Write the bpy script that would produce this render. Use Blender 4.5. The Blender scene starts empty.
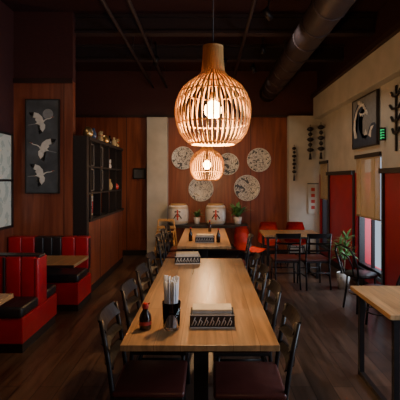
import bpy, bmesh, math, random
from mathutils import Vector, Matrix, Euler
random.seed(7)
C = bpy.context.scene.collection

# ------------------------------------------------------------ materials
def newmat(name):
    m = bpy.data.materials.new(name); m.use_nodes = True
    nt = m.node_tree
    return m, nt, nt.nodes['Principled BSDF']
def plain(name, col, rough=0.5, metal=0.0, emit=None, es=0.0, noise=0.12, nscale=20, spec=0.5, coat=0.0):
    m, nt, b = newmat(name)
    tc = nt.nodes.new('ShaderNodeTexCoord'); n = nt.nodes.new('ShaderNodeTexNoise')
    n.inputs['Scale'].default_value = nscale; n.inputs['Detail'].default_value = 4
    nt.links.new(tc.outputs['Object'], n.inputs['Vector'])
    r = nt.nodes.new('ShaderNodeValToRGB')
    r.color_ramp.elements[0].color = (*[c*(1-noise) for c in col], 1)
    r.color_ramp.elements[1].color = (*[min(1, c*(1+noise)) for c in col], 1)
    r.color_ramp.elements[0].position = .3; r.color_ramp.elements[1].position = .7
    nt.links.new(n.outputs['Fac'], r.inputs['Fac'])
    nt.links.new(r.outputs['Color'], b.inputs['Base Color'])
    b.inputs['Roughness'].default_value = rough; b.inputs['Metallic'].default_value = metal
    b.inputs['Specular IOR Level'].default_value = spec
    b.inputs['Coat Weight'].default_value = coat
    if emit:
        b.inputs['Emission Color'].default_value = (*emit, 1); b.inputs['Emission Strength'].default_value = es
    return m
def wood(name, c1, c2, scale, rough=0.4, dist=1.0, bump=0.05, spec=0.5):
    m, nt, b = newmat(name)
    tc = nt.nodes.new('ShaderNodeTexCoord'); mp = nt.nodes.new('ShaderNodeMapping')
    mp.inputs['Scale'].default_value = scale
    n = nt.nodes.new('ShaderNodeTexNoise'); n.inputs['Scale'].default_value = 1.0
    n.inputs['Detail'].default_value = 6; n.inputs['Distortion'].default_value = dist
    r = nt.nodes.new('ShaderNodeValToRGB')
    r.color_ramp.elements[0].color = (*c1, 1); r.color_ramp.elements[1].color = (*c2, 1)
    r.color_ramp.elements[0].position = .32; r.color_ramp.elements[1].position = .68
    nt.links.new(tc.outputs['Object'], mp.inputs['Vector']); nt.links.new(mp.outputs[0], n.inputs['Vector'])
    nt.links.new(n.outputs['Fac'], r.inputs['Fac']); nt.links.new(r.outputs['Color'], b.inputs['Base Color'])
    bp = nt.nodes.new('ShaderNodeBump'); bp.inputs['Strength'].default_value = bump
    nt.links.new(n.outputs['Fac'], bp.inputs['Height']); nt.links.new(bp.outputs[0], b.inputs['Normal'])
    b.inputs['Roughness'].default_value = rough
    b.inputs['Specular IOR Level'].default_value = spec
    return m
def planks(name, c1, c2, cm, bw, rh, rot, rough, grain, spec=0.5, mortar=0.004, glo=.45, ghi=1.35):
    m, nt, b = newmat(name)
    tc = nt.nodes.new('ShaderNodeTexCoord'); mp = nt.nodes.new('ShaderNodeMapping')
    mp.inputs['Rotation'].default_value = (0, 0, rot)
    br = nt.nodes.new('ShaderNodeTexBrick'); br.inputs['Scale'].default_value = 1
    br.inputs['Brick Width'].default_value = bw; br.inputs['Row Height'].default_value = rh
    br.inputs['Mortar Size'].default_value = mortar; br.inputs['Mortar Smooth'].default_value = .2
    br.inputs['Color1'].default_value = (*c1, 1); br.inputs['Color2'].default_value = (*c2, 1); br.inputs['Mortar'].default_value = (*cm, 1)
    mp2 = nt.nodes.new('ShaderNodeMapping'); mp2.inputs['Scale'].default_value = grain
    n = nt.nodes.new('ShaderNodeTexNoise'); n.inputs['Scale'].default_value = 1; n.inputs['Detail'].default_value = 7; n.inputs['Distortion'].default_value = .8
    r = nt.nodes.new('ShaderNodeValToRGB'); r.color_ramp.elements[0].color = (glo, glo, glo, 1); r.color_ramp.elements[1].color = (ghi, ghi*.97, ghi*.93, 1)
    r.color_ramp.elements[0].position = .3; r.color_ramp.elements[1].position = .7
    mx = nt.nodes.new('ShaderNodeMixRGB'); mx.blend_type = 'MULTIPLY'; mx.inputs[0].default_value = 1
    L = nt.links.new
    L(tc.outputs['Object'], mp.inputs['Vector']); L(mp.outputs[0], br.inputs['Vector'])
    L(tc.outputs['Object'], mp2.inputs['Vector']); L(mp2.outputs[0], n.inputs['Vector']); L(n.outputs['Fac'], r.inputs['Fac'])
    L(br.outputs['Color'], mx.inputs[1]); L(r.outputs['Color'], mx.inputs[2]); L(mx.outputs[0], b.inputs['Base Color'])
    mr = nt.nodes.new('ShaderNodeMapRange'); mr.inputs['To Min'].default_value = rough-.1; mr.inputs['To Max'].default_value = rough+.12
    L(n.outputs['Fac'], mr.inputs['Value']); L(mr.outputs[0], b.inputs['Roughness'])
    bp = nt.nodes.new('ShaderNodeBump'); bp.inputs['Strength'].default_value = .08
    L(n.outputs['Fac'], bp.inputs['Height']); L(bp.outputs[0], b.inputs['Normal'])
    b.inputs['Specular IOR Level'].default_value = spec
    return m
def printmat(name, stops, scale, seed, kind='noise', dist=2.0, rough=.6):
    m, nt, b = newmat(name)
    tc = nt.nodes.new('ShaderNodeTexCoord'); mp = nt.nodes.new('ShaderNodeMapping')
    mp.inputs['Location'].default_value = (seed*3.1, seed*1.7, seed*2.3)
    if kind == 'noise':
        n = nt.nodes.new('ShaderNodeTexNoise'); n.inputs['Scale'].default_value = scale; n.inputs['Detail'].default_value = 5; n.inputs['Distortion'].default_value = dist; out = n.outputs['Fac']
    else:
        n = nt.nodes.new('ShaderNodeTexWave'); n.inputs['Scale'].default_value = scale; n.inputs['Distortion'].default_value = dist; n.inputs['Detail'].default_value = 3
        n.wave_type = 'RINGS' if kind == 'rings' else 'BANDS'; n.bands_direction = 'Z'; out = n.outputs['Fac']
    r = nt.nodes.new('ShaderNodeValToRGB'); r.color_ramp.interpolation = 'CONSTANT'
    e = r.color_ramp.elements
    e[0].position = stops[0][0]; e[0].color = (*stops[0][1], 1); e[1].position = stops[1][0]; e[1].color = (*stops[1][1], 1)
    for p, c in stops[2:]:
        x = e.new(p); x.color = (*c, 1)
    L = nt.links.new
    L(tc.outputs['Object'], mp.inputs[0]); L(mp.outputs[0], n.inputs['Vector']); L(out, r.inputs['Fac']); L(r.outputs['Color'], b.inputs['Base Color'])
    b.inputs['Roughness'].default_value = rough
    return m

M = {}
M['panel'] = wood('wood_panel', (.13, .031, .017), (.27, .076, .038), (9, 9, .55), .36, 1.5, .03)
M['seam'] = plain('panel_seam', (.025, .008, .006), .6)
M['maroon'] = plain('maroon_paint', (.055, .014, .014), .7)
M['ceil'] = plain('ceiling_paint', (.035, .012, .014), .75, spec=.2)
M['duct'] = plain('duct_metal', (.036, .023, .025), .55, .2)
M['beige'] = plain('beige_plaster', (.45, .42, .36), .75, nscale=3)
M['black'] = plain('black_metal', (.013, .011, .012), .4, .2)
M['blackwood'] = plain('black_wood', (.015, .012, .012), .45)
M['redpanel'] = plain('red_panel', (.34, .008, .022), .5, nscale=4)
M['redvinyl'] = plain('red_vinyl', (.38, .008, .018), .35, nscale=6)
M['blackvinyl'] = plain('black_vinyl', (.016, .014, .016), .38)
M['seatvinyl'] = plain('burgundy_vinyl', (.085, .022, .018), .32)
M['floor'] = planks('floor_planks', (.115, .070, .050), (.062, .039, .030), (.014, .009, .008), 1.3, .17, math.radians(90), .32, (14, 1.6, 1), .6)
M['table'] = planks('table_wood', (.47, .285, .135), (.39, .225, .10), (.2, .105, .045), 2.9, .15, math.radians(90), .32, (26, 1.6, 10), .6, .0018, .6, 1.2)
M['lampwood'] = wood('birch_slat', (.52, .27, .085), (.64, .36, .13), (20, 20, 4), .5)
M['brass'] = plain('brass', (.5, .35, .15), .35, .9)
M['bulb'] = plain('bulb_glow', (1, .9, .7), .5, emit=(1, .55, .20), es=45)
M['white'] = plain('white_paper', (.62, .60, .56), .7)
M['straw'] = plain('straw_paper', (.55, .57, .62), .6)
M['cream'] = plain('cream_paper', (.70, .60, .42), .7)
M['ceramic'] = plain('white_ceramic', (.6, .58, .55), .3)
M['orange'] = plain('orange_red_plastic', (.72, .06, .035), .4)
M['soy'] = plain('soy_glass', (.02, .008, .006), .08, spec=.8)
M['redcap'] = plain('red_cap', (.5, .02, .015), .35)
M['leaf'] = plain('leaf_green', (.10, .25, .075), .4, noise=.4, nscale=9)
M['soil'] = plain('soil', (.03, .02, .012), .9)
M['trunk'] = plain('plant_stem', (.12, .08, .04), .8)
M['rope'] = plain('straw_rope', (.45, .33, .16), .8)
M['yellowwood'] = wood('pale_wood', (.42, .22, .07), (.55, .32, .12), (10, 10, 3), .45)
M['green'] = plain('exit_green', (.03, .4, .15), .5, emit=(.05, 1, .3), es=.45)
M['artblue'] = plain('print_slate', (.06, .068, .08), .6, noise=.5, nscale=3.5)
M['crane'] = plain('print_white', (.62, .60, .56), .7)
M['printgrey'] = plain('print_grey', (.22, .23, .24), .7)
M['printnavy'] = plain('print_navy', (.03, .05, .09), .6)
M['printblack'] = plain('print_black', (.01, .01, .012), .6)
M['printred'] = plain('print_red', (.4, .03, .02), .6)
M['napkin'] = plain('napkin_box_black', (.02, .02, .024), .5)
M['litart'] = printmat('light_print', [(0, (.50, .56, .48)), (.46, (.70, .72, .62)), (.66, (.10, .14, .12))], 3.0, 4.2)
M['vase'] = plain('blue_glaze', (.05, .08, .16), .25)
M['mirror'] = plain('smoked_mirror', (.32, .30, .29), .12, 1.0)
M['frame'] = plain('pewter_frame', (.20, .18, .16), .45, .4)
gm, gnt, gb = newmat('clear_glass'); gb.inputs['Transmission Weight'].default_value = 1; gb.inputs['Roughness'].default_value = .03
gb.inputs['Base Color'].default_value = (.85, .88, .92, 1); gb.inputs['IOR'].default_value = 1.25
M['glass'] = gm
bm_, bnt, bb = newmat('bamboo_blind')
_t = bnt.nodes.new('ShaderNodeBsdfTranslucent'); _t.inputs[0].default_value = (.62, .42, .22, 1)
_m = bnt.nodes.new('ShaderNodeMixShader'); _m.inputs[0].default_value = .24
bb.inputs['Base Color'].default_value = (.34, .24, .14, 1)
bnt.links.new(bb.outputs[0], _m.inputs[1]); bnt.links.new(_t.outputs[0], _m.inputs[2]); bnt.links.new(_m.outputs[0], bnt.nodes['Material Output'].inputs[0])
M['bamboo'] = bm_

# ------------------------------------------------------------ builder
class B:
    def __init__(s): s.bm = bmesh.new(); s.mats = []
    def idx(s, m):
        if m not in s.mats: s.mats.append(m)
        return s.mats.index(m)
    def merge(s, b2, mat, mtx=None, smooth=False):
        i = s.idx(mat)
        if mtx is not None: b2.transform(mtx)
        for f in b2.faces: f.material_index = i; f.smooth = smooth
        me = bpy.data.meshes.new('t'); b2.to_mesh(me); b2.free(); s.bm.from_mesh(me); bpy.data.meshes.remove(me)
    def box(s, x0, x1, y0, y1, z0, z1, mat, bev=0, seg=2, rot=None, smooth=False):
        b = bmesh.new(); bmesh.ops.create_cube(b, size=1)
        c = Vector(((x0+x1)/2, (y0+y1)/2, (z0+z1)/2))
        b.transform(Matrix.Diagonal((abs(x1-x0), abs(y1-y0), abs(z1-z0), 1)))
        if bev: bmesh.ops.bevel(b, geom=b.edges[:], offset=bev, segments=seg, affect='EDGES', profile=.5)
        mt = Matrix.Translation(c)
        if rot: mt = mt @ Euler(rot).to_matrix().to_4x4()
        s.merge(b, mat, mt, smooth or bev > 0.012)
    def cyl(s, p0, p1, r0, mat, r1=None, seg=12, caps=True):
        p0 = Vector(p0); p1 = Vector(p1); r1 = r0 if r1 is None else r1
        b = bmesh.new(); d = p1-p0
        bmesh.ops.create_cone(b, cap_ends=caps, segments=seg, radius1=r0, radius2=r1, depth=d.length)
        q = Vector((0, 0, 1)).rotation_difference(d.normalized())
        s.merge(b, mat, Matrix.Translation((p0+p1)/2) @ q.to_matrix().to_4x4(), True)
    def sph(s, c, r, mat, sc=(1, 1, 1), seg=16):
        b = bmesh.new(); bmesh.ops.create_uvsphere(b, u_segments=seg, v_segments=max(6, seg//2), radius=r)
        s.merge(b, mat, Matrix.Translation(c) @ Matrix.Diagonal((*sc, 1)), True)
    def lathe(s, c, prof, mat, seg=24, mtx=None):
        b = bmesh.new(); rings = []
        for r, z in prof:
            rings.append([b.verts.new((max(r, 1e-4)*math.cos(2*math.pi*k/seg), max(r, 1e-4)*math.sin(2*math.pi*k/seg), z)) for k in range(seg)])
        for a, c2 in zip(rings, rings[1:]):
            for k in range(seg): b.faces.new((a[k], a[(k+1) % seg], c2[(k+1) % seg], c2[k]))
        m = Matrix.Translation(c)
        if mtx is not None: m = m @ mtx
        s.merge(b, mat, m, True)
    def tube(s, pts, r, mat, seg=8, closed=False):
        pts = [Vector(p) for p in pts]; n = len(pts); b = bmesh.new(); rings = []
        ref = Vector((.13, .21, 1)).normalized()
        for i, p in enumerate(pts):
            a = pts[(i-1) % n] if (closed or i > 0) else pts[i]; c2 = pts[(i+1) % n] if (closed or i < n-1) else pts[i]
            t = (c2-a).normalized()
            rf = ref if abs(t.dot(ref)) < .93 else Vector((1, .1, 0)).normalized()
            u = t.cross(rf).normalized()
            v = t.cross(u)
            rings.append([b.verts.new(p+u*r*math.cos(2*math.pi*k/seg)+v*r*math.sin(2*math.pi*k/seg)) for k in range(seg)])
        rr = list(zip(rings, rings[1:])) + ([(rings[-1], rings[0])] if closed else [])
        for a, c2 in rr:
            for k in range(seg): b.faces.new((a[k], a[(k+1) % seg], c2[(k+1) % seg], c2[k]))
        if not closed:
            b.faces.new(rings[0][::-1]); b.faces.new(rings[-1])
        s.merge(b, mat, None, True)
    def poly(s, pts, mat):
        b = bmesh.new(); b.faces.new([b.verts.new(p) for p in pts]); bmesh.ops.triangulate(b, faces=b.faces[:]); s.merge(b, mat)
    def leaf(s, p, ang, el, L, w, droop, mat, n=6):
        b = bmesh.new(); p = Vector(p); rows = []
        h = Vector((math.cos(ang), math.sin(ang), 0)); side = Vector((-math.sin(ang), math.cos(ang), 0))
        cur = p.copy(); e = el
        for i in range(n+1):
            t = i/n; ww = w*(math.sin(math.pi*min(1, t*.85+.12)))**.8 * (1 if t < 1 else .1)
            rows.append((b.verts.new(cur+side*ww/2), b.verts.new(cur-side*ww/2)))
            cur = cur + (h*math.cos(e)+Vector((0, 0, 1))*math.sin(e))*L/n; e -= droop/n
        for a, c2 in zip(rows, rows[1:]): b.faces.new((a[0], a[1], c2[1], c2[0]))
        s.merge(b, mat, None, True)
    def out(s, name, loc=(0, 0, 0), rz=0, par=None):
        me = bpy.data.meshes.new(name); bmesh.ops.recalc_face_normals(s.bm, faces=s.bm.faces[:]) ; s.bm.to_mesh(me); s.bm.free()
        for m in s.mats: me.materials.append(m)
        o = bpy.data.objects.new(name, me); o.location = loc; o.rotation_euler = (0, 0, rz); C.objects.link(o)
        if par: o.parent = par
        return o
def dup(o, loc, rz=0):
    n = o.copy(); n.location = loc; n.rotation_euler = (0, 0, rz); C.objects.link(n); return n

# ------------------------------------------------------------ room
ZT = 3.1; ZC = 4.1; YB = 8.9; XR = 2.45; XL = -2.78; YF = 5.75; XBL = -4.8; YN = -1.6
b = B(); b.box(XBL-.1, XR+.25, YN-.1, YB+.1, -.1, 0, M['floor']); b.out('floor')
b = B(); b.box(XBL-.1, XR+.25, YN-.1, YB+.1, ZC, ZC+.1, M['ceil']); b.out('ceiling')
b = B(); b.box(XBL-.1, XR+.25, YB, YB+.1, 0, ZT, M['panel']); b.box(XBL-.1, XR+.25, YB, YB+.1, ZT, ZC, M['maroon'])
for i in range(-5, 3):
    x = i*.92+.05
    b.box(x-.006, x+.006, YB-.004, YB, 0, ZT, M['seam'])
b.out('wall_back')
b = B(); b.box(XBL, 1.78, YB-.02, YB, ZT-.03, ZT+.03, M['seam']); b.out('trim_3')
b = B(); b.box(-.86, 1.76, YB-.02, YB, 0, .12, M['blackwood']); b.box(-4.8, -1.32, YB-.02, YB, 0, .12, M['blackwood']); b.out('baseboard_back')
b = B(); b.box(-1.30, -.86, YB-.25, YB, 0, ZT-.06, M['beige'], .004); b.box(-1.31, -.85, YB-.26, YB-.25, 0, .1, M['blackwood']); b.out('pillar')
b = B(); b.box(1.78, XR, YB-.2, YB, 0, ZT-.02, M['beige'], .004); b.box(1.78, XR, YB-.21, YB-.2, 0, .1, M['blackwood']); b.out('pillar')
b = B(); b.box(XL, -1.93, YF, YF+.12, 0, ZT, M['panel']); b.box(XL, -1.93, YF, YF+.12, ZT, ZC, M['maroon'])
b.box(-2.06, -2.05, YF-.003, YF, 0, ZT, M['seam'])
b.out('wall_booth_end')
b = B(); b.box(XL, -1.93, YF-.02, YF, ZT-.03, ZT+.04, M['seam']); b.out('trim_4')
b = B(); b.box(XL-.1, XL, YN, YF+.12, 0, 1.0, M['panel']); b.box(XL-.1, XL, YN, YF+.12, 1.0, ZC, M['maroon']); b.out('wall_left')
b = B(); b.box(XBL-.1, XBL, YF, YB, 0, ZC, M['panel']); b.out('wall_side_room')
b = B(); b.box(XBL, XL-.1, YF, YF+.12, 0, ZC, M['panel']); b.out('wall_side_room_near')
b = B(); b.box(XL-.1, XR+.25, YN-.1, YN, 0, ZC, M['maroon']); b.out('wall_near')
wins = [(0.9, 4.3, .5, 2.15), (5.62, 6.55, .30, 2.06), (8.08, 8.62, .30, 2.06)]
LZ = 1.80
def rwall(b, y0, y1, z0, z1):
    for a, c, m in ((0, .12, M['blackwood']), (.12, LZ, M['redpanel']), (LZ, 3.46, M['beige']), (3.46, ZC, M['ceil'])):
        lo = max(a, z0); hi = min(c, z1)
        if hi > lo+1e-4: b.box(XR, XR+.25, y0, y1, lo, hi, m)
b = B(); y = YN
for (a, c, z0, z1) in wins:
    rwall(b, y, a, 0, ZC); rwall(b, a, c, 0, z0); rwall(b, a, c, z1, ZC); y = c
rwall(b, y, YB, 0, ZC)
b.out('wall_right')
b = B()
for (y0, y1) in ((4.4, 5.56), (6.62, 8.02)):
    b.box(XR-.07, XR, y0, y1, LZ-.03, LZ+.04, M['blackwood'], .005)
    b.box(XR-.03, XR, y0, y0+.05, .1, LZ-.03, M['blackwood']); b.box(XR-.03, XR, y1-.05, y1, .1, LZ-.03, M['blackwood'])
b.out('trim_1')
b = B(); b.box(XR-.14, XR, YN, YB-.2, 3.0, 3.46, M['beige'], .004); b.box(XR-.2, XR, YN, YB-.2, 3.46, 3.54, M['seam']); b.out('trim_2')
for k, (a, c, z0, z1) in enumerate(wins):
    b = B(); t = .045
    x0, x1 = XR+.03, XR+.12
    b.box(x0, x1, a, a+t, z0, z1, M['black']); b.box(x0, x1, c-t, c, z0, z1, M['black'])
    b.box(x0, x1, a, c, z0, z0+t, M['black']); b.box(x0, x1, a, c, z1-t, z1, M['black'])
    n = 3 if k == 0 else 1
    for i in range(1, n+1):
        yy = a+(c-a)*i/(n+1); b.box(x0+.02, x1-.02, yy-.015, yy+.015, z0, z1, M['black'])
    b.box(XR-.03, XR+.03, a-.05, c+.05, z0-.05, z0, M['blackwood'])
    b.out('window_%d' % (k+1))
def blind(y0, y1, z0, z1):
    b = B(); z = z1
    while z > z0:
        b.box(XR-.012, XR-.006, y0, y1, z-.016, z-.0008, M['bamboo']); z -= .0165
    b.cyl((XR-.01, y0, z0-.01), (XR-.01, y1, z0-.01), .014, M['bamboo'])
    for f in (.2, .8):
        yy = y0+(y1-y0)*f; b.box(XR-.016, XR-.012, yy-.01, yy+.01, z0, z1, M['rope'])
    b.box(XR-.035, XR-.002, y0-.03, y1+.03, z1, z1+.06, M['blackwood'])
    return b.out('bamboo_blind')
blind(5.64, 6.53, 1.12, 2.02); blind(8.10, 8.60, 1.3, 2.02)

# ceiling services
for i, yy in enumerate((2.6, 4.1, 5.9, 7.2)):
    b = B(); xx = XBL if yy > YF else XL
    b.box(xx, XR, yy-.07, yy+.07, ZC-.28, ZC-.24, M['duct']); b.box(xx, XR, yy-.012, yy+.012, ZC-.24, ZC-.04, M['duct'])
    b.box(xx, XR, yy-.07, yy+.07, ZC-.04, ZC, M['duct']); b.out('ceiling_beam')
b = B(); b.cyl((1.35, YN, ZC-.5), (1.35, YB, ZC-.5), .19, M['duct'], seg=24)
for i in range(20):
    yy = -1.4+i*.52; b.cyl((1.35, yy, ZC-.5), (1.35, yy+.03, ZC-.5), .2, M['duct'], seg=24)
    if i % 4 == 0: b.box(1.33, 1.37, yy, yy+.03, ZC-.32, ZC, M['duct'])
b.out('air_duct')
b = B()
for x, z in ((-1.2, ZC-.36), (-.9, ZC-.36), (.55, ZC-.34)):
    b.cyl((x, YN, z), (x, YB, z), .025, M['duct'])
    for i in range(5): b.cyl((x, i*2+.5, z), (x, i*2+.5, ZC), .008, M['duct'], seg=6)
b.out('ceiling_pipes')

# ------------------------------------------------------------ pendant lamps
def pendant(loc, s=1.0):
    b = B()
    prof = [(.165, 0), (.210, .035), (.247, .085), (.271, .15), (.281, .215), (.282, .27), (.273, .325), (.252, .38), (.218, .43), (.172, .472), (.118, .505), (.086, .545), (.076, .62), (.073, .73)]
    N = 40
    for k in range(N):
        a = 2*math.pi*k/N; h = Vector((math.cos(a), math.sin(a), 0)); t = Vector((-math.sin(a), math.cos(a), 0))
        m = bmesh.new(); prev = None
        for r, z in prof:
            w = .0056; d = .004
            if r < .12: w = .0045
            vs = [m.verts.new((h*(r+dd)+t*ww)*s+Vector((0, 0, z*s))) for dd, ww in ((-d, -w), (d, -w), (d, w), (-d, w))]
            if prev:
                for j in range(4): m.faces.new((prev[j], prev[(j+1) % 4], vs[(j+1) % 4], vs[j]))
            else: m.faces.new(vs[::-1])
            prev = vs
        m.faces.new(prev); b.merge(m, M['lampwood'])
    def ring(r, z, h=.012, t=.006):
        b.lathe((0, 0, z*s), [((r-t)*s, 0), (r*s, 0), (r*s, h*s), ((r-t)*s, h*s), ((r-t)*s, 0)], M['lampwood'], 40)
    ring(.167, .0, .016); ring(.264, .15, .010); ring(.244, .38, .010); ring(.106, .505); ring(.067, .70, .03)
    b.lathe((0, 0, .725*s), [(0, .012), (.078*s, .012), (.078*s, 0), (0, 0)], M['lampwood'], 32)
    top = (ZC-loc[2])
    b.cyl((0, 0, .73*s), (0, 0, top-.03), .004, M['black'], seg=8)
    b.cyl((0, 0, top-.03), (0, 0, top), .05, M['black'], seg=20)
    b.cyl((0, 0, .36*s), (0, 0, .73*s), .004, M['black'], seg=8)
    b.cyl((0, 0, .33*s), (0, 0, .39*s), .022, M['brass'], seg=14)
    b.sph((0, 0, .26*s), .065*s, M['bulb'], (1, 1, 1.1))
    return b.out('pendant_lamp', loc)
def light(kind, name, loc, e, col, par=None, **k):
    d = bpy.data.lights.new(name, kind); d.energy = e; d.color = col
    for a, v in k.items(): setattr(d, a, v)
    o = bpy.data.objects.new(name, d); o.location = loc; C.objects.link(o)
    if par: o.parent = par
    return o
WARM = (1, .60, .29)
p1 = pendant((.045, 3.0, 1.945)); p2 = pendant((0.0, 6.6, 1.67)); fill_pendant = pendant((0, -.9, 1.95))  # third pendant is unseen, added behind the camera as warm fill
for p, e in ((p1, 66), (p2, 66), (fill_pendant, 22)):
    light('POINT', 'pendant_bulb_light', (0, 0, .13), e, WARM, p, shadow_soft_size=.05)

# ------------------------------------------------------------ long tables
def longtable(name, x0, x1, y0, y1, z=.75, ped=True):
    b = B(); b.box(x0, x1, y0, y1, z-.035, z, M['table'], .003)
    b.box(x0+.06, x1-.06, y0+.06, y1-.06, z-.065, z-.035, M['black'])
    cx = (x0+x1)/2
    for yy in (y0+.53, y1-.45):
        b.box(cx-.05, cx+.05, yy-.05, yy+.05, .03, z-.065, M['black'], .004)
        b.box(cx-.3, cx+.3, yy-.04, yy+.04, 0, .03, M['black'], .004)
        b.box(cx-.04, cx+.04, yy-.25, yy+.25, 0, .028, M['black'], .004)
    return b.out(name)
longtable('dining_table', -.49, .41, 2.25, 4.75)
longtable('dining_table', -.42, .34, 5.6, 7.7)

# ------------------------------------------------------------ chairs
def chair(name='dining_chair', seat=M['seatvinyl']):
    b = B(); K = M['black']
    b.box(-.20, .22, -.21, .21, .425, .465, seat, .018, 3)
    b.box(-.19, .21, -.20, .20, .40, .426, K, .004)
    for sy in (-1, 1):
        b.tube([(.19, sy*.19, 0), (.185, sy*.185, .2), (.18, sy*.18, .41)], .014, K)
        b.tube([(-.25, sy*.19, 0), (-.21, sy*.185, .22), (-.195, sy*.185, .43), (-.22, sy*.185, .62), (-.265, sy*.18, .86)], .015, K)
        b.cyl((.187, sy*.187, .2), (-.213, sy*.187, .2), .009, K)
    b.cyl((.187, -.187, .25), (.187, .187, .25), .009, K)
    b.cyl((-.213, -.187, .25), (-.213, .187, .25), .009, K)
    def slat(z, h, xx):
        m = bmesh.new(); prev = None
        for i in range(9):
            t = -1+2*i/8; x = xx-.03*(1-t*t)
            vs = [m.verts.new((x+dx-.02*dz, t*.185, z+dz*h/2)) for dx, dz in ((-.008, -1), (.008, -1), (.008, 1), (-.008, 1))]
            if prev:
                for j in range(4): m.faces.new((prev[j], prev[(j+1) % 4], vs[(j+1) % 4], vs[j]))
            else: m.faces.new(vs)
            prev = vs
        m.faces.new(prev); b.merge(m, K)
    slat(.83, .075, -.258); slat(.71, .035, -.236); slat(.60, .035, -.216)
    return b
c0 = chair().out('dining_chair', (-.35, 2.5, 0), 0)
first = True
for yy in (2.5, 3.12, 3.75, 4.37):
    if not first: dup(c0, (-.35, yy, 0), random.uniform(-.05, .05))
    dup(c0, (.26, yy-.02, 0), math.pi+random.uniform(-.06, .06)); first = False
for yy in (5.9, 6.55, 7.2):
    dup(c0, (-.45, yy, 0), random.uniform(-.05, .05))
    if yy < 6.5: dup(c0, (.37, yy, 0), math.pi+random.uniform(-.05, .05))

# ------------------------------------------------------------ tabletop things
def soy(loc):
    b = B(); b.lathe((0, 0, 0), [(0, 0), (.036, 0), (.038, .01), (.038, .07), (.034, .09), (.018, .115), (.015, .13), (0, .13)], M['soy'], 20)
    b.lathe((0, 0, 0), [(.019, .128), (.021, .135), (.019, .155), (.008, .163), (0, .163)], M['redcap'], 16)
    b.lathe((0, 0, 0), [(.0388, .03), (.0388, .052)], M['printred'], 20)
    b.cyl((.012, 0, .15), (.028, 0, .162), .004, M['redcap'], seg=8)
    return b.out('soy_sauce_bottle', loc)
soy((-.385, 2.50, .751))
def strawjar(loc):
    e = bpy.data.objects.new('chopstick_jar', None); e.location = loc; C.objects.link(e)
    b = B(); b.lathe((0, 0, 0), [(0, 0), (.045, 0), (.052, .02), (.058, .17), (.054, .17), (.049, .02), (.042, .008), (0, .008)], M['glass'], 28); b.out('jar', par=e)
    b = B()
    for i in range(30):
        a = random.random()*6.28; r = .036*math.sqrt(random.random()); r2 = r*1.2+.008
        top = .28+random.random()*.055
        b.cyl((r*math.cos(a), r*math.sin(a), .012), (r2*math.cos(a), r2*math.sin(a), top), .0062, M['straw'], seg=6)
    b.out('wrapped_chopsticks', par=e)
    return e
strawjar((-.222, 2.5, .751))
def napbox(loc, w=.28, d=.15):
    b = B(); h = .085; t = .006
    b.box(-w/2, w/2, -d/2, -d/2+t, 0, h, M['napkin']); b.box(-w/2, w/2, d/2-t, d/2, 0, h, M['napkin'])
    b.box(-w/2, -w/2+t, -d/2, d/2, 0, h, M['napkin']); b.box(w/2-t, w/2, -d/2, d/2, 0, h, M['napkin'])
    b.box(-w/2, w/2, -d/2, d/2, 0, t, M['blackwood'])
    for i in range(8):
        j = random.uniform(-.004, .004)
        b.box(-w/2+.015+j, w/2-.015+j, -d/2+.012, d/2-.012, .008+i*.0135, .0195+i*.0135, M['cream'] if i % 3 else M['white'], .002)
    b.box(-w/2-.001, w/2+.001, -d/2-.002, -d/2, 0, .008, M['white']); b.box(-w/2-.001, w/2+.001, -d/2-.002, -d/2, h-.006, h, M['white'])
    for k in range(7):
        cx = -w/2+.028+k*.037
        b.tube([(cx-.016, -d/2-.001, .018), (cx-.004, -d/2-.001, .045), (cx+.006, -d/2-.001, .068)], .0035, M['white'], 5)
        b.tube([(cx+.002, -d/2-.001, .018), (cx+.012, -d/2-.001, .040), (cx+.006, -d/2-.001, .050)], .0028, M['white'], 5)
    return b.out('napkin_box', loc)
nb = napbox((.033, 2.58, .751)); dup(nb, (-.22, 4.5, .751), .08); dup(nb, (-.03, 6.0, .751), -.1)
def bottle(loc):
    b = B(); b.lathe((0, 0, 0), [(0, 0), (.03, 0), (.031, .1), (.013, .15), (.012, .19), (0, .19)], M['soy'], 14); b.cyl((0, 0, .185), (0, 0, .205), .014, M['redcap']); return b.out('sauce_bottle', loc)
bottle((.17, 5.98, .751)); bottle((-.25, 6.1, .751)); bottle((.05, 7.2, .751))

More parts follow.
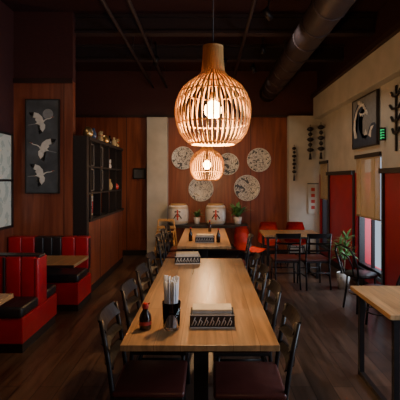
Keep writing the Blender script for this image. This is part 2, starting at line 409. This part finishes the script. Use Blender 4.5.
# ------------------------------------------------------------ booths
def backrest(b, x0, x1, y0, y1, z0, z1, secs, face):
    n = len(secs); w = (x1-x0)/n
    b.box(x0, x1, y0+.03, y1-.03, z0, z1-.03, M['blackvinyl'])
    for i, (m, ch) in enumerate(secs):
        cw = w/ch
        for j in range(ch):
            xa = x0+i*w+j*cw
            b.box(xa+.001, xa+cw-.001, y0, y1, z0, z1, m, min(.018, cw*.3), 3)
def bench_far():
    b = B(); R = M['redvinyl']; K = M['blackvinyl']
    x0, x1 = XL+.02, -1.65
    b.box(x0, x1, 5.12, 5.70, 0, .08, M['blackwood'])
    b.box(x0, x1, 5.12, 5.70, .08, .36, R, .008)
    b.box(x0, x1, 5.11, 5.55, .36, .47, K, .03, 3)
    backrest(b, x0, x1, 5.54, 5.70, .44, .89, [(R, 2), (K, 3), (R, 2)], 0)
    return b.out('booth_bench')
bench_far()
def bench_double():
    b = B(); R = M['redvinyl']; K = M['blackvinyl']; x0, x1 = XL+.02, -1.77
    b.box(x0, x1-.02, 3.88, 4.72, 0, .1, M['blackwood'])
    b.box(x0, x1, 3.84, 4.72, .10, .35, R, .01)
    b.box(x0, x1, 3.82, 4.22, .35, .46, K, .03, 3)
    b.box(x0, x1, 4.40, 4.72, .35, .46, K, .03, 3)
    backrest(b, x0, x1-.03, 4.20, 4.31, .40, .87, [(R, 2), (R, 2), (R, 2)], 0)
    backrest(b, x0, x1-.03, 4.31, 4.42, .40, .87, [(R, 3), (K, 3), (R, 3)], 0)
    b.box(x1-.04, x1, 4.19, 4.43, .35, .86, R, .015, 3)
    b.box(x0, x1, 4.23, 4.39, .85, .885, K, .012, 2)
    for x in (-2.13, -2.46): b.box(x-.012, x+.012, 4.185, 4.205, .44, .87, K, .005)
    return b.out('booth_bench')
bench_double()
def bench_near():
    b = B(); R = M['redvinyl']; K = M['blackvinyl']; x0, x1 = XL+.02, -1.77
    b.box(x0, x1-.02, 1.9, 2.6, 0, .1, M['blackwood']); b.box(x0, x1, 1.88, 2.62, .1, .35, R, .01); b.box(x0, x1, 2.05, 2.64, .35, .46, K, .03, 3)
    backrest(b, x0, x1, 1.88, 2.04, .44, .87, [(R, 3), (K, 3), (R, 3)], 0)
    return b.out('booth_bench')
bench_near()
def btable(x0, x1, y0, y1, z):
    b = B(); b.box(x0, x1, y0, y1, z-.035, z, M['table'], .003); cx = (x0+x1)/2; cy = (y0+y1)/2
    b.cyl((cx, cy, .02), (cx, cy, z-.035), .035, M['black']); b.box(cx-.25, cx+.25, cy-.04, cy+.04, 0, .025, M['black'], .004); b.box(cx-.2, cx+.2, cy-.02, cy+.02, z-.05, z-.035, M['black'])
    b.box(x0-.002, x1+.002, y0-.003, y0, z-.036, z-.002, M['black'])
    return b.out('booth_table')
btable(-2.7, -1.52, 4.56, 5.14, .71); btable(-2.7, -1.62, 2.75, 3.35, .73)

# ------------------------------------------------------------ partition + shelf
XP = -1.73
b = B(); b.box(XP-.14, XP, YF+.12, 8.2, 0, 1.06, M['panel']); b.box(XP-.16, XP+.02, YF+.12, 8.22, 1.06, 1.10, M['blackwood'])
b.box(XP, XP+.012, YF+.12, 8.2, 0, .1, M['blackwood'])
for yy in (6.5, 7.2, 7.85): b.box(XP, XP+.003, yy-.006, yy+.006, .1, 1.06, M['seam'])
b.out('wall_partition')
b = B(); K = M['blackwood']
b.box(-1.925, -1.73, YF, YF+.12, 0, 2.32, K)
for yy in (6.0, 6.55, 7.1, 7.65, 8.15): b.box(XP-.13, XP-.01, yy-.02, yy+.02, 1.10, 2.28, K)
for z in (1.48, 1.88): b.box(XP-.14, XP-.005, YF+.12, 8.17, z-.012, z+.012, K)
b.box(XP-.16, XP+.01, YF+.12, 8.2, 2.27, 2.32, K)
for (y0, y1) in ((6.02, 6.53), (6.57, 7.08)):
    for z0, z1 in ((1.50, 1.86), (1.90, 2.26)):
        b.box(XP-.125, XP-.118, y0, y1, z0, z1, M['mirror'])
        b.box(XP-.118, XP-.108, y0, y0+.025, z0, z1, M['frame']); b.box(XP-.118, XP-.108, y1-.025, y1, z0, z1, M['frame'])
        b.box(XP-.118, XP-.108, y0, y1, z0, z0+.02, M['frame']); b.box(XP-.118, XP-.108, y0, y1, z1-.02, z1, M['frame'])
b.out('display_shelf')
def daruma(loc, m, s=1):
    b = B(); b.lathe((0, 0, 0), [(0, 0), (.045*s, 0), (.066*s, .04*s), (.068*s, .08*s), (.052*s, .125*s), (.02*s, .15*s), (0, .152*s)], m, 18)
    b.sph((.038*s, 0, .09*s), .034*s, M['white'], (.9, 1, .8), 12)
    for sy in (-1, 1): b.sph((.066*s, sy*.014*s, .096*s), .007*s, M['printblack'], seg=8)
    return b.out('daruma_doll', loc)
def vase(loc, m, s=1):
    b = B(); b.lathe((0, 0, 0), [(0, 0), (.03*s, 0), (.055*s, .06*s), (.05*s, .11*s), (.02*s, .16*s), (.025*s, .2*s), (.02*s, .2*s), (0, .15*s)], m, 18); return b.out('vase', loc)
def cat(loc, m, s=1):
    b = B(); b.lathe((0, 0, 0), [(0, 0), (.05*s, 0), (.055*s, .05*s), (.04*s, .11*s), (0, .12*s)], m, 16); b.sph((0, 0, .145*s), .045*s, m)
    for sy in (-1, 1): b.cyl((0, sy*.025*s, .175*s), (0, sy*.03*s, .21*s), .015*s, m, .002, 8)
    b.cyl((.01*s, .045*s, .1*s), (.02*s, .06*s, .19*s), .014*s, m, seg=8); b.sph((.02*s, .06*s, .195*s), .017*s, m, seg=8); b.lathe((0, 0, .112*s), [(.036*s, 0), (.04*s, .005*s), (.036*s, .01*s)], M['printred'], 16)
    return b.out('lucky_cat_figurine', loc)
XS = XP-.07
daruma((XS, 6.05, 2.321), M['brass'], 1.1); vase((XS, 6.35, 2.321), M['vase'], .9); cat((XS, 6.75, 2.321), M['rope'], .9); daruma((XS, 7.1, 2.321), M['brass'], 1.0); vase((XS, 7.4, 2.321), M['soy'], .9); vase((XS, 7.75, 2.321), M['rope'], .9); cat((XS, 8.0, 2.321), M['brass'], .9)
cat((XS, 7.35, 1.893), M['ceramic'], .8); vase((XS, 7.4, 1.493), M['rope']); daruma((XS, 7.9, 1.493), M['redcap'], .8)

# ------------------------------------------------------------ sake barrels
def barrel(loc, s=1.0):
    b = B()
    b.lathe((0, 0, 0), [(0, 0), (.175*s, 0), (.2*s, .03*s), (.215*s, .13*s), (.215*s, .27*s), (.2*s, .37*s), (.18*s, .395*s), (0, .395*s)], M['ceramic'], 32)
    b.lathe((0, 0, 0), [(0, .394*s), (.165*s, .394*s), (.165*s, .425*s), (0, .425*s)], M['yellowwood'], 28)
    for z, r in ((.035, .204), (.06, .209), (.335, .209), (.36, .204)):
        b.tube([(r*s*math.cos(2*math.pi*k/24), r*s*math.sin(2*math.pi*k/24), z*s) for k in range(24)], .006*s, M['rope'], 6, True)
    def stroke(x0, z0, x1, z1, w, m):
        f = lambda x: -math.sqrt(max(.0, (.218*s)**2-x*x*s*s))
        dx, dz = x1-x0, z1-z0; L = math.hypot(dx, dz); nx, nz = -dz/L*w, dx/L*w
        P = [(x0+nx, z0+nz), (x1+nx, z1+nz), (x1-nx, z1-nz), (x0-nx, z0-nz)]
        b.poly([(x*s, f(x)-.003, z*s) for x, z in P], m)
    stroke(-.06, .27, .06, .27, .013, M['printblack']); stroke(0, .31, 0, .10, .015, M['printred']); stroke(-.02, .22, -.08, .13, .012, M['printblack']); stroke(.02, .22, .08, .13, .012, M['printblack']); stroke(-.04, .18, .04, .18, .010, M['printred'])
    return b.out('sake_barrel', loc)
b = B(); b.box(-.84, .84, 8.12, 8.62, .70, .76, M['blackwood'], .004); b.box(-.82, .82, 8.15, 8.60, .28, .31, M['blackwood'])
for x in (-.83, -.02, .78):
    for y in (8.14, 8.56): b.box(x, x+.05, y, y+.05, 0, .70, M['blackwood'])
b.out('console_table')
bl = barrel((-.60, 8.36, .761)); dup(bl, (.18, 8.36, .761)); dup(bl, (-2.13, 7.2, 1.0), .6)
b = B(); b.box(-2.38, -1.90, 6.9, 7.6, .96, .999, M['blackwood'])
for x in (-2.37, -1.96):
    for y in (6.92, 7.53): b.box(x, x+.05, y, y+.05, 0, .96, M['blackwood'])
b.out('side_table')
def potplant(name, loc, s, n, L, el0, stem, pot=.1, poth=.2, w=.035, tall=0):
    b = B(); b.lathe((0, 0, 0), [(0, 0), (pot*.75, 0), (pot, poth), (pot*.9, poth), (pot*.85, poth-.02), (0, poth-.02)], M['ceramic'], 24)
    b.cyl((0, 0, poth-.03), (0, 0, poth-.015), pot*.85, M['soil'], seg=20)
    tops = [(0, 0, poth-.02)]
    if tall:
        tops = []
        for k in range(3):
            a = k*2.1+.5; h = tall*(1-.22*k); p = [(0.01*math.cos(a), .01*math.sin(a), poth-.03), (.04*math.cos(a), .04*math.sin(a), poth+h*.5), (.06*math.cos(a), .06*math.sin(a), poth+h)]
            b.tube(p, .009, M['trunk']); tops.append(p[-1]); tops.append((p[1][0]*1.2, p[1][1]*1.2, poth+h*.72))
    for t in tops:
        for i in range(n):
            b.leaf(t, random.random()*6.28, random.uniform(*el0), L*random.uniform(.7, 1.15), w, random.uniform(.6, 1.9), M['leaf'])
    return b.out(name, loc)
potplant('potted_dracaena', (2.12, 6.22, 0), 1, 13, .23, (.3, 1.4), 1, .105, .24, .030, .5)
potplant('potted_plant', (-.21, 8.36, .761), 1, 26, .22, (1.0, 1.5), 0, .07, .14, .05)
potplant('potted_plant', (.64, 8.36, .761), 1, 40, .38, (.8, 1.5), 0, .09, .15, .07)

# ------------------------------------------------------------ wall plates
plates = [(183, 158, 11.5), (228, 164, 11), (259, 160, 12), (247, 188, 13), (201, 189, 12.5)]
for i, (px, py, r) in enumerate(plates):
    D = YB-.03; x = (px-207)/400*D; z = 1.68+(180-py)/400*D; R = r/400*D
    m = printmat('plate_print_%d' % i, [(0, (.05, .055, .06)), (.42, (.56, .52, .46)), (.52, (.13, .13, .14)), (.57, (.58, .54, .48)), (.66, (.20, .19, .19))], 7.5, i*1.37+.4, 'noise', 1.8, .35)
    b = B(); rot = Matrix.Rotation(math.radians(90), 4, 'X')
    b.lathe((0, 0, 0), [(0, .012), (R*.72, .012), (R*.78, .018), (R*.97, .035), (R, .035), (R, .028), (R*.7, 0), (0, 0)], m, 40, rot)
    b.lathe((0, 0, 0), [(R*.965, .036), (R*1.0, .036), (R*1.0, .03)], M['ceramic'], 40, rot)
    b.out('wall_plate', (x, YB-.006, z))

# ------------------------------------------------------------ crane print
b = B(); yb = YF-.012
X0, X1, Z0, Z1 = -2.58, -2.12, 1.50, 2.82
b.box(X0, X1, yb-.03, yb, Z0, Z1, M['artblue']); t = .014
for a in ((X0-t, X0, Z0-t, Z1+t), (X1, X1+t, Z0-t, Z1+t), (X0, X1, Z0-t, Z0), (X0, X1, Z1, Z1+t)):
    b.box(a[0], a[1], yb-.04, yb, a[2], a[3], M['blackwood'])
def crane(cx, cz, s, fl=1, rot=0.0, y=yb-.0315):
    def P(pts, m, dy=0):
        q = []
        for x, z in pts:
            x *= fl*s; z *= s; q.append((cx+x*math.cos(rot)-z*math.sin(rot), y-dy, cz+x*math.sin(rot)+z*math.cos(rot)))
        b.poly(q, m)
    P([(-.09, .004), (-.04, .026), (.03, .028), (.07, .014), (.03, -.018), (-.04, -.02)], M['crane'], .001)
    P([(.05, .024), (.10, .036), (.15, .03), (.185, .04), (.187, .032), (.15, .019), (.10, .022), (.05, .006)], M['crane'], .0012)
    P([(.176, .042), (.194, .040), (.194, .031), (.178, .030)], M['printred'], .0014); P([(.192, .038), (.225, .032), (.192, .032)], M['rope'], .0014)
    P([(-.08, .006), (-.20, .014), (-.20, .006), (-.08, -.006)], M['printgrey'], .0008)
    P([(.045, .01), (.04, .08), (0, .14), (-.06, .175), (-.14, .19), (-.105, .16), (-.125, .145), (-.085, .125), (-.10, .105), (-.06, .085), (-.075, .06), (-.05, .01)], M['crane'], .0004)
    P([(.03, .0), (.055, -.05), (.04, -.10), (-.01, -.145), (-.07, -.165), (-.045, -.13), (-.065, -.115), (-.03, -.095), (-.045, -.075), (-.02, -.05), (-.05, -.01)], M['crane'], .0004)
    P([(-.06, .178), (-.14, .193), (-.105, .160), (-.125, .145), (-.085, .125), (-.075, .15)], M['printblack'], .0009)
    P([(-.01, -.148), (-.07, -.168), (-.045, -.13), (-.065, -.115), (-.03, -.10), (-.03, -.125)], M['printblack'], .0009)
b.lathe((-2.27, yb-.0305, 2.62), [(0, 0), (.075, .0)], M['printgrey'], 28, Matrix.Rotation(math.radians(90), 4, 'X'))
crane(-2.37, 2.50, .95, 1, .25); crane(-2.34, 2.12, 1.0, -1, -.3); crane(-2.37, 1.75, .95, 1, .15)
b.out('crane_print')
# framed light print left wall
b = B(); q = XL+.008
b.box(q, q+.03, 5.05, 5.60, 1.05, 2.3, M['litart'])
for a in ((5.02, 5.05, 1.02, 2.33), (5.60, 5.63, 1.02, 2.33)): b.box(q, q+.045, a[0], a[1], a[2], a[3], M['blackwood'])
for z in (2.3, 1.02, 1.66): b.box(q, q+.045, 5.02, 5.63, z, z+.03, M['blackwood'])
b.out('framed_print')
# great wave print
b = B(); xf = XR-.01; b.box(xf-.03, xf, 5.68, 6.6, 2.2, 2.95, M['printgrey'])
for a in ((5.66, 5.68, 2.18, 2.97), (6.6, 6.62, 2.18, 2.97)): b.box(xf-.04, xf, *a, M['blackwood'])
for z in (2.18, 2.95): b.box(xf-.04, xf, 5.68, 6.6, z, z+.02, M['blackwood'])
def wp(pts, m, d):
    b.poly([(xf-.0305-d, 6.6-.92*u, 2.2+.75*v) for u, v in pts], m)
wp([(0, 0), (1, 0), (1, .22), (.85, .3), (.7, .2), (.55, .14), (.4, .2), (.2, .3), (0, .35)], M['printnavy'], .0005)
wp([(0, .3), (.02, .6), (.1, .8), (.24, .93), (.42, .93), (.56, .82), (.62, .66), (.52, .74), (.42, .76), (.32, .7), (.26, .58), (.27, .42), (.34, .28), (.45, .15), (.2, .1)], M['printnavy'], .001)
wp([(.02, .4), (.06, .62), (.15, .78), (.27, .87), (.42, .87), (.3, .81), (.2, .72), (.13, .58), (.12, .4), (.2, .2), (.08, .2)], M['crane'], .0015)
wp([(.62, .16), (.7, .34), (.8, .42), (.92, .42), (1, .34), (1, .1), (.7, .05)], M['printnavy'], .001); wp([(.68, .2), (.78, .36), (.9, .37), (.8, .28), (.78, .14)], M['crane'], .0015)
wp([(.50, .22), (.57, .34), (.64, .22)], M['crane'], .0012)
for i in range(26):
    t = i/25; u = .24+.4*t; v = .93-.30*t*t+.02*math.sin(i*2.3)
    b.sph((xf-.033, 6.6-.92*(u+.01*math.sin(i*5)), 2.2+.75*v), .018+.01*abs(math.sin(i*1.7)), M['crane'], (.15, 1, 1), 8)
    if i % 2: b.sph((xf-.033, 6.6-.92*(.30+.3*t), 2.2+.75*(.70-.05*math.sin(t*3)+.02*math.sin(i))), .016, M['crane'], (.15, 1, 1), 8)
b.out('wave_print')
b = B(); b.box(-1.64, -1.36, YB-.05, YB-.012, 1.70, 1.94, M['black'], .004); b.box(-1.61, -1.39, YB-.053, YB-.05, 1.73, 1.91, M['artblue']); b.out('menu_board')
b = B(); b.box(XR-.10, XR-.008, 5.46, 5.50, 2.22, 2.40, M['black'], .004)
for k in range(4):
    z = 2.36-k*.036
    b.box(XR-.085, XR-.03, 5.455, 5.46, z, z+.012, M['green'])
    b.box(XR-.085, XR-.070, 5.455, 5.46, z-.014, z, M['green'])
b.out('exit_sign')

# hanging ornaments
def ornament(loc, L, r, n):
    b = B(); b.cyl((0, 0, 0), (0, 0, -L), .004, M['black'], seg=6)
    for i in range(n):
        z = -L*(i+.7)/(n+.4); rr = r*(1 if i % 2 == 0 else .65); h = L/n*.42
        b.lathe((0, 0, z), [(0, -h), (rr*.6, -h*.7), (rr, 0), (rr*.6, h*.7), (0, h)], M['black'], 14)
    b.cyl((0, 0, -L), (0, 0, -L*1.22), r*.25, M['black'], r*.45, 10); b.cyl((0, 0, 0), (0, .0, .02), .008, M['black'])
    return b.out('hanging_ornament', loc)
ornament((1.88, YB-.27, 2.42), .62, .05, 7); ornament((2.22, YB-.3, 2.85), .6, .08, 5); ornament((2.36, YB-.62, 2.85), .6, .075, 5)
def fanorn(loc):
    b = B()
    b.box(-.02, 0, -.02, .02, -.45, .40, M['black'], .004)
    for z, w in ((.28, .13), (.12, .17), (-.04, .13), (-.2, .10)):
        b.tube([(-.012, -w, z+.05), (-.02, -w*.5, z-.01), (-.025, 0, z-.02), (-.02, w*.5, z-.01), (-.012, w, z+.05)], .018, M['black'])
    return b.out('iron_wall_ornament', loc)
fanorn((XR-.006, 5.15, 2.50))
b = B(); b.box(2.2, 2.4, YB-.222, YB-.212, .95, 1.6, M['beige']); b.cyl((2.18, YB-.22, 1.6), (2.42, YB-.22, 1.6), .01, M['black'])
for i in range(4): b.box(2.26, 2.34, YB-.224, YB-.222, 1.05+i*.13, 1.12+i*.13, M['printred'])
b.out('wall_scroll')

# ------------------------------------------------------------ right tables + shell chairs
def legtable(name, x0, x1, y0, y1, z=.75):
    b = B(); b.box(x0, x1, y0, y1, z-.035, z, M['table'], .003); b.box(x0+.04, x1-.04, y0+.04, y1-.04, z-.07, z-.035, M['black'])
    for x in (x0+.05, x1-.09):
        for y in (y0+.05, y1-.09): b.box(x, x+.04, y, y+.04, 0, z-.07, M['black'])
        b.box(x, x+.04, y0+.05, y1-.05, 0, .035, M['black'])
    return b.out(name)
legtable('dining_table', .97, 1.95, 6.75, 7.45)
legtable('dining_table', 1.26, 2.3, 2.75, 3.52)
def shell(loc, rz):
    b = B(); m = bmesh.new()
    prof = [(.22, .44), (.15, .435), (.0, .43), (-.13, .44), (-.19, .49), (-.22, .58), (-.24, .70), (-.25, .84)]
    W = [.2, .215, .22, .215, .21, .205, .19, .15]; rows = []
    for (x, z), w in zip(prof, W):
        row = []
        for j in range(9):
            t = -1+j/4; cup = abs(t)**2.5*.05
            row.append(m.verts.new((x+(cup if z > .5 else 0), t*w, z+(cup if z < .5 else 0))))
        rows.append(row)
    for a, c in zip(rows, rows[1:]):
        for j in range(8): m.faces.new((a[j], a[j+1], c[j+1], c[j]))
    bmesh.ops.solidify(m, geom=m.faces[:], thickness=.014)
    b.merge(m, M['orange'], None, True)
    for sx in (-1, 1):
        for sy in (-1, 1): b.cyl((sx*.2, sy*.19, 0), (sx*.12, sy*.13, .425), .012, M['black'], seg=8)
        b.cyl((sx*.13, -.14, .39), (sx*.13, .14, .39), .009, M['black'], seg=8)
    b.cyl((-.13, 0, .39), (.13, 0, .39), .009, M['black'], seg=8)
    return b.out('shell_chair', loc, rz)
s0 = shell((.74, 7.0, 0), math.radians(-50)); dup(s0, (1.22, 7.78, 0), -math.pi/2); dup(s0, (1.74, 7.80, 0), -math.pi/2-.1)
dup(c0, (1.24, 6.36, 0), math.pi/2); dup(c0, (1.68, 6.34, 0), math.pi/2+.1)

def bent(loc, rz):
    b = B(); K = M['black']
    b.lathe((0, 0, 0), [(0, .44), (.19, .44), (.205, .45), (.205, .465), (.19, .475), (0, .475)], K, 28)
    for a in (.7, 2.44, 3.84, 5.58):
        c, s = math.cos(a), math.sin(a); b.tube([(.165*c, .165*s, .445), (.18*c, .18*s, .25), (.215*c, .215*s, 0)], .014, K)
    b.tube([(.15*math.cos(k*math.pi/8), .15*math.sin(k*math.pi/8), .22) for k in range(16)], .008, K, 6, True)
    arc = [(-.17, -.17, .45), (-.2, -.19, .6), (-.25, -.19, .74), (-.28, -.14, .82), (-.295, 0, .85), (-.28, .14, .82), (-.25, .19, .74), (-.2, .19, .6), (-.17, .17, .45)]
    b.tube(arc, .014, K)
    arc2 = [(-.18, -.09, .46), (-.22, -.11, .6), (-.255, -.09, .70), (-.27, 0, .74), (-.255, .09, .70), (-.22, .11, .6), (-.18, .09, .46)]
    b.tube(arc2, .009, K)
    return b.out('bentwood_chair', loc, rz)
b0 = bent((1.92, 4.45, 0), 2.6); dup(b0, (2.0, 5.2, 0), 0.3)

def highchair(loc):
    b = B(); Y = M['yellowwood']
    for sx in (-1, 1):
        b.cyl((sx*.24, -.25, 0), (sx*.15, -.05, .62), .016, Y); b.cyl((sx*.24, .25, 0), (sx*.15, .08, .90), .016, Y)
        b.cyl((sx*.20, -.16, .28), (sx*.20, .18, .28), .012, Y); b.cyl((sx*.16, -.12, .68), (sx*.16, .12, .70), .014, Y); b.cyl((sx*.16, -.08, .5), (sx*.16, -.12, .69), .012, Y)
    for z, w in ((.9, .15), (.76, .165)): b.box(-w, w, .07, .10, z-.03, z+.02, Y, .004)
    b.cyl((-.215, -.19, .18), (.215, -.19, .18), .012, Y); b.cyl((-.2, .2, .25), (.2, .2, .25), .012, Y)
    b.box(-.16, .16, -.13, .12, .5, .52, Y, .004); b.cyl((-.165, -.12, .69), (.165, -.12, .69), .014, Y)
    return b.out('high_chair', loc, 0)
highchair((-.80, 7.75, 0))

# added ceiling spots with modelled housings, aimed to brighten walls, booths and tables
def spot(loc, target, e, col=(1, .78, .55), ang=50):
    loc = Vector(loc); d = (Vector(target)-loc).normalized()
    b = B(); b.cyl(Vector((0, 0, 0)), -d*.14, .045, M['black'], .04, 16); b.cyl((0, 0, ZC-loc.z), -d*.08, .01, M['black'], seg=8)
    f = b.out('added_spotlight', loc)
    o = light('SPOT', 'spot_fill', Vector(d)*.02, e, col, f, spot_size=math.radians(ang), spot_blend=.8, shadow_soft_size=.06)
    o.rotation_euler = d.to_track_quat('-Z', 'Y').to_euler()
spot((.3, 7.1, 3.7), (.1, 8.9, 1.6), 64, ang=80)
spot((-2.2, 4.0, 3.7), (-2.35, 5.75, 1.9), 20, ang=65)
spot((-1.2, 2.6, 3.7), (-2.2, 4.6, .6), 30, ang=75)
spot((-.9, 7.0, 3.7), (-1.5, 8.9, 1.6), 28, ang=80)
spot((.8, 5.0, 3.7), (2.45, 6.3, 2.2), 34, (1, .9, .78), ang=80)
spot((.8, 3.2, 3.7), (2.45, 5.2, 2.4), 24, (1, .9, .78), ang=65)
spot((-2.6, 7.6, 3.7), (-2.1, 7.0, 1.2), 40, ang=80)
spot((.9, 6.4, 3.7), (1.3, 7.2, .75), 60, ang=55)
spot((.9, 7.5, 3.7), (2.1, 8.8, 1.9), 16, ang=70)

COOL = (.74, .86, 1.0)
for (a, c, z0, z1), e in zip(wins, (135, 75, 25)):
    o = light('AREA', 'window_daylight', (XR+.6, (a+c)/2, (z0+z1)/2+.15), e, COOL, shape='RECTANGLE', size=(z1-z0)*1.1, size_y=(c-a)*1.1)
    o.rotation_euler = (0, math.radians(82), 0)
w = bpy.data.worlds.new('world'); bpy.context.scene.world = w; w.use_nodes = True
bg = w.node_tree.nodes['Background']; bg.inputs[0].default_value = (.6, .72, .9, 1); bg.inputs[1].default_value = .8

cam = bpy.data.cameras.new('camera'); co = bpy.data.objects.new('camera', cam); C.objects.link(co)
co.location = (0, 0, 1.68); co.rotation_euler = (math.radians(90), 0, 0)
cam.sensor_width = 36; cam.lens = 36; cam.shift_x = -.0175; cam.shift_y = -.05; cam.clip_start = .05
bpy.context.scene.camera = co
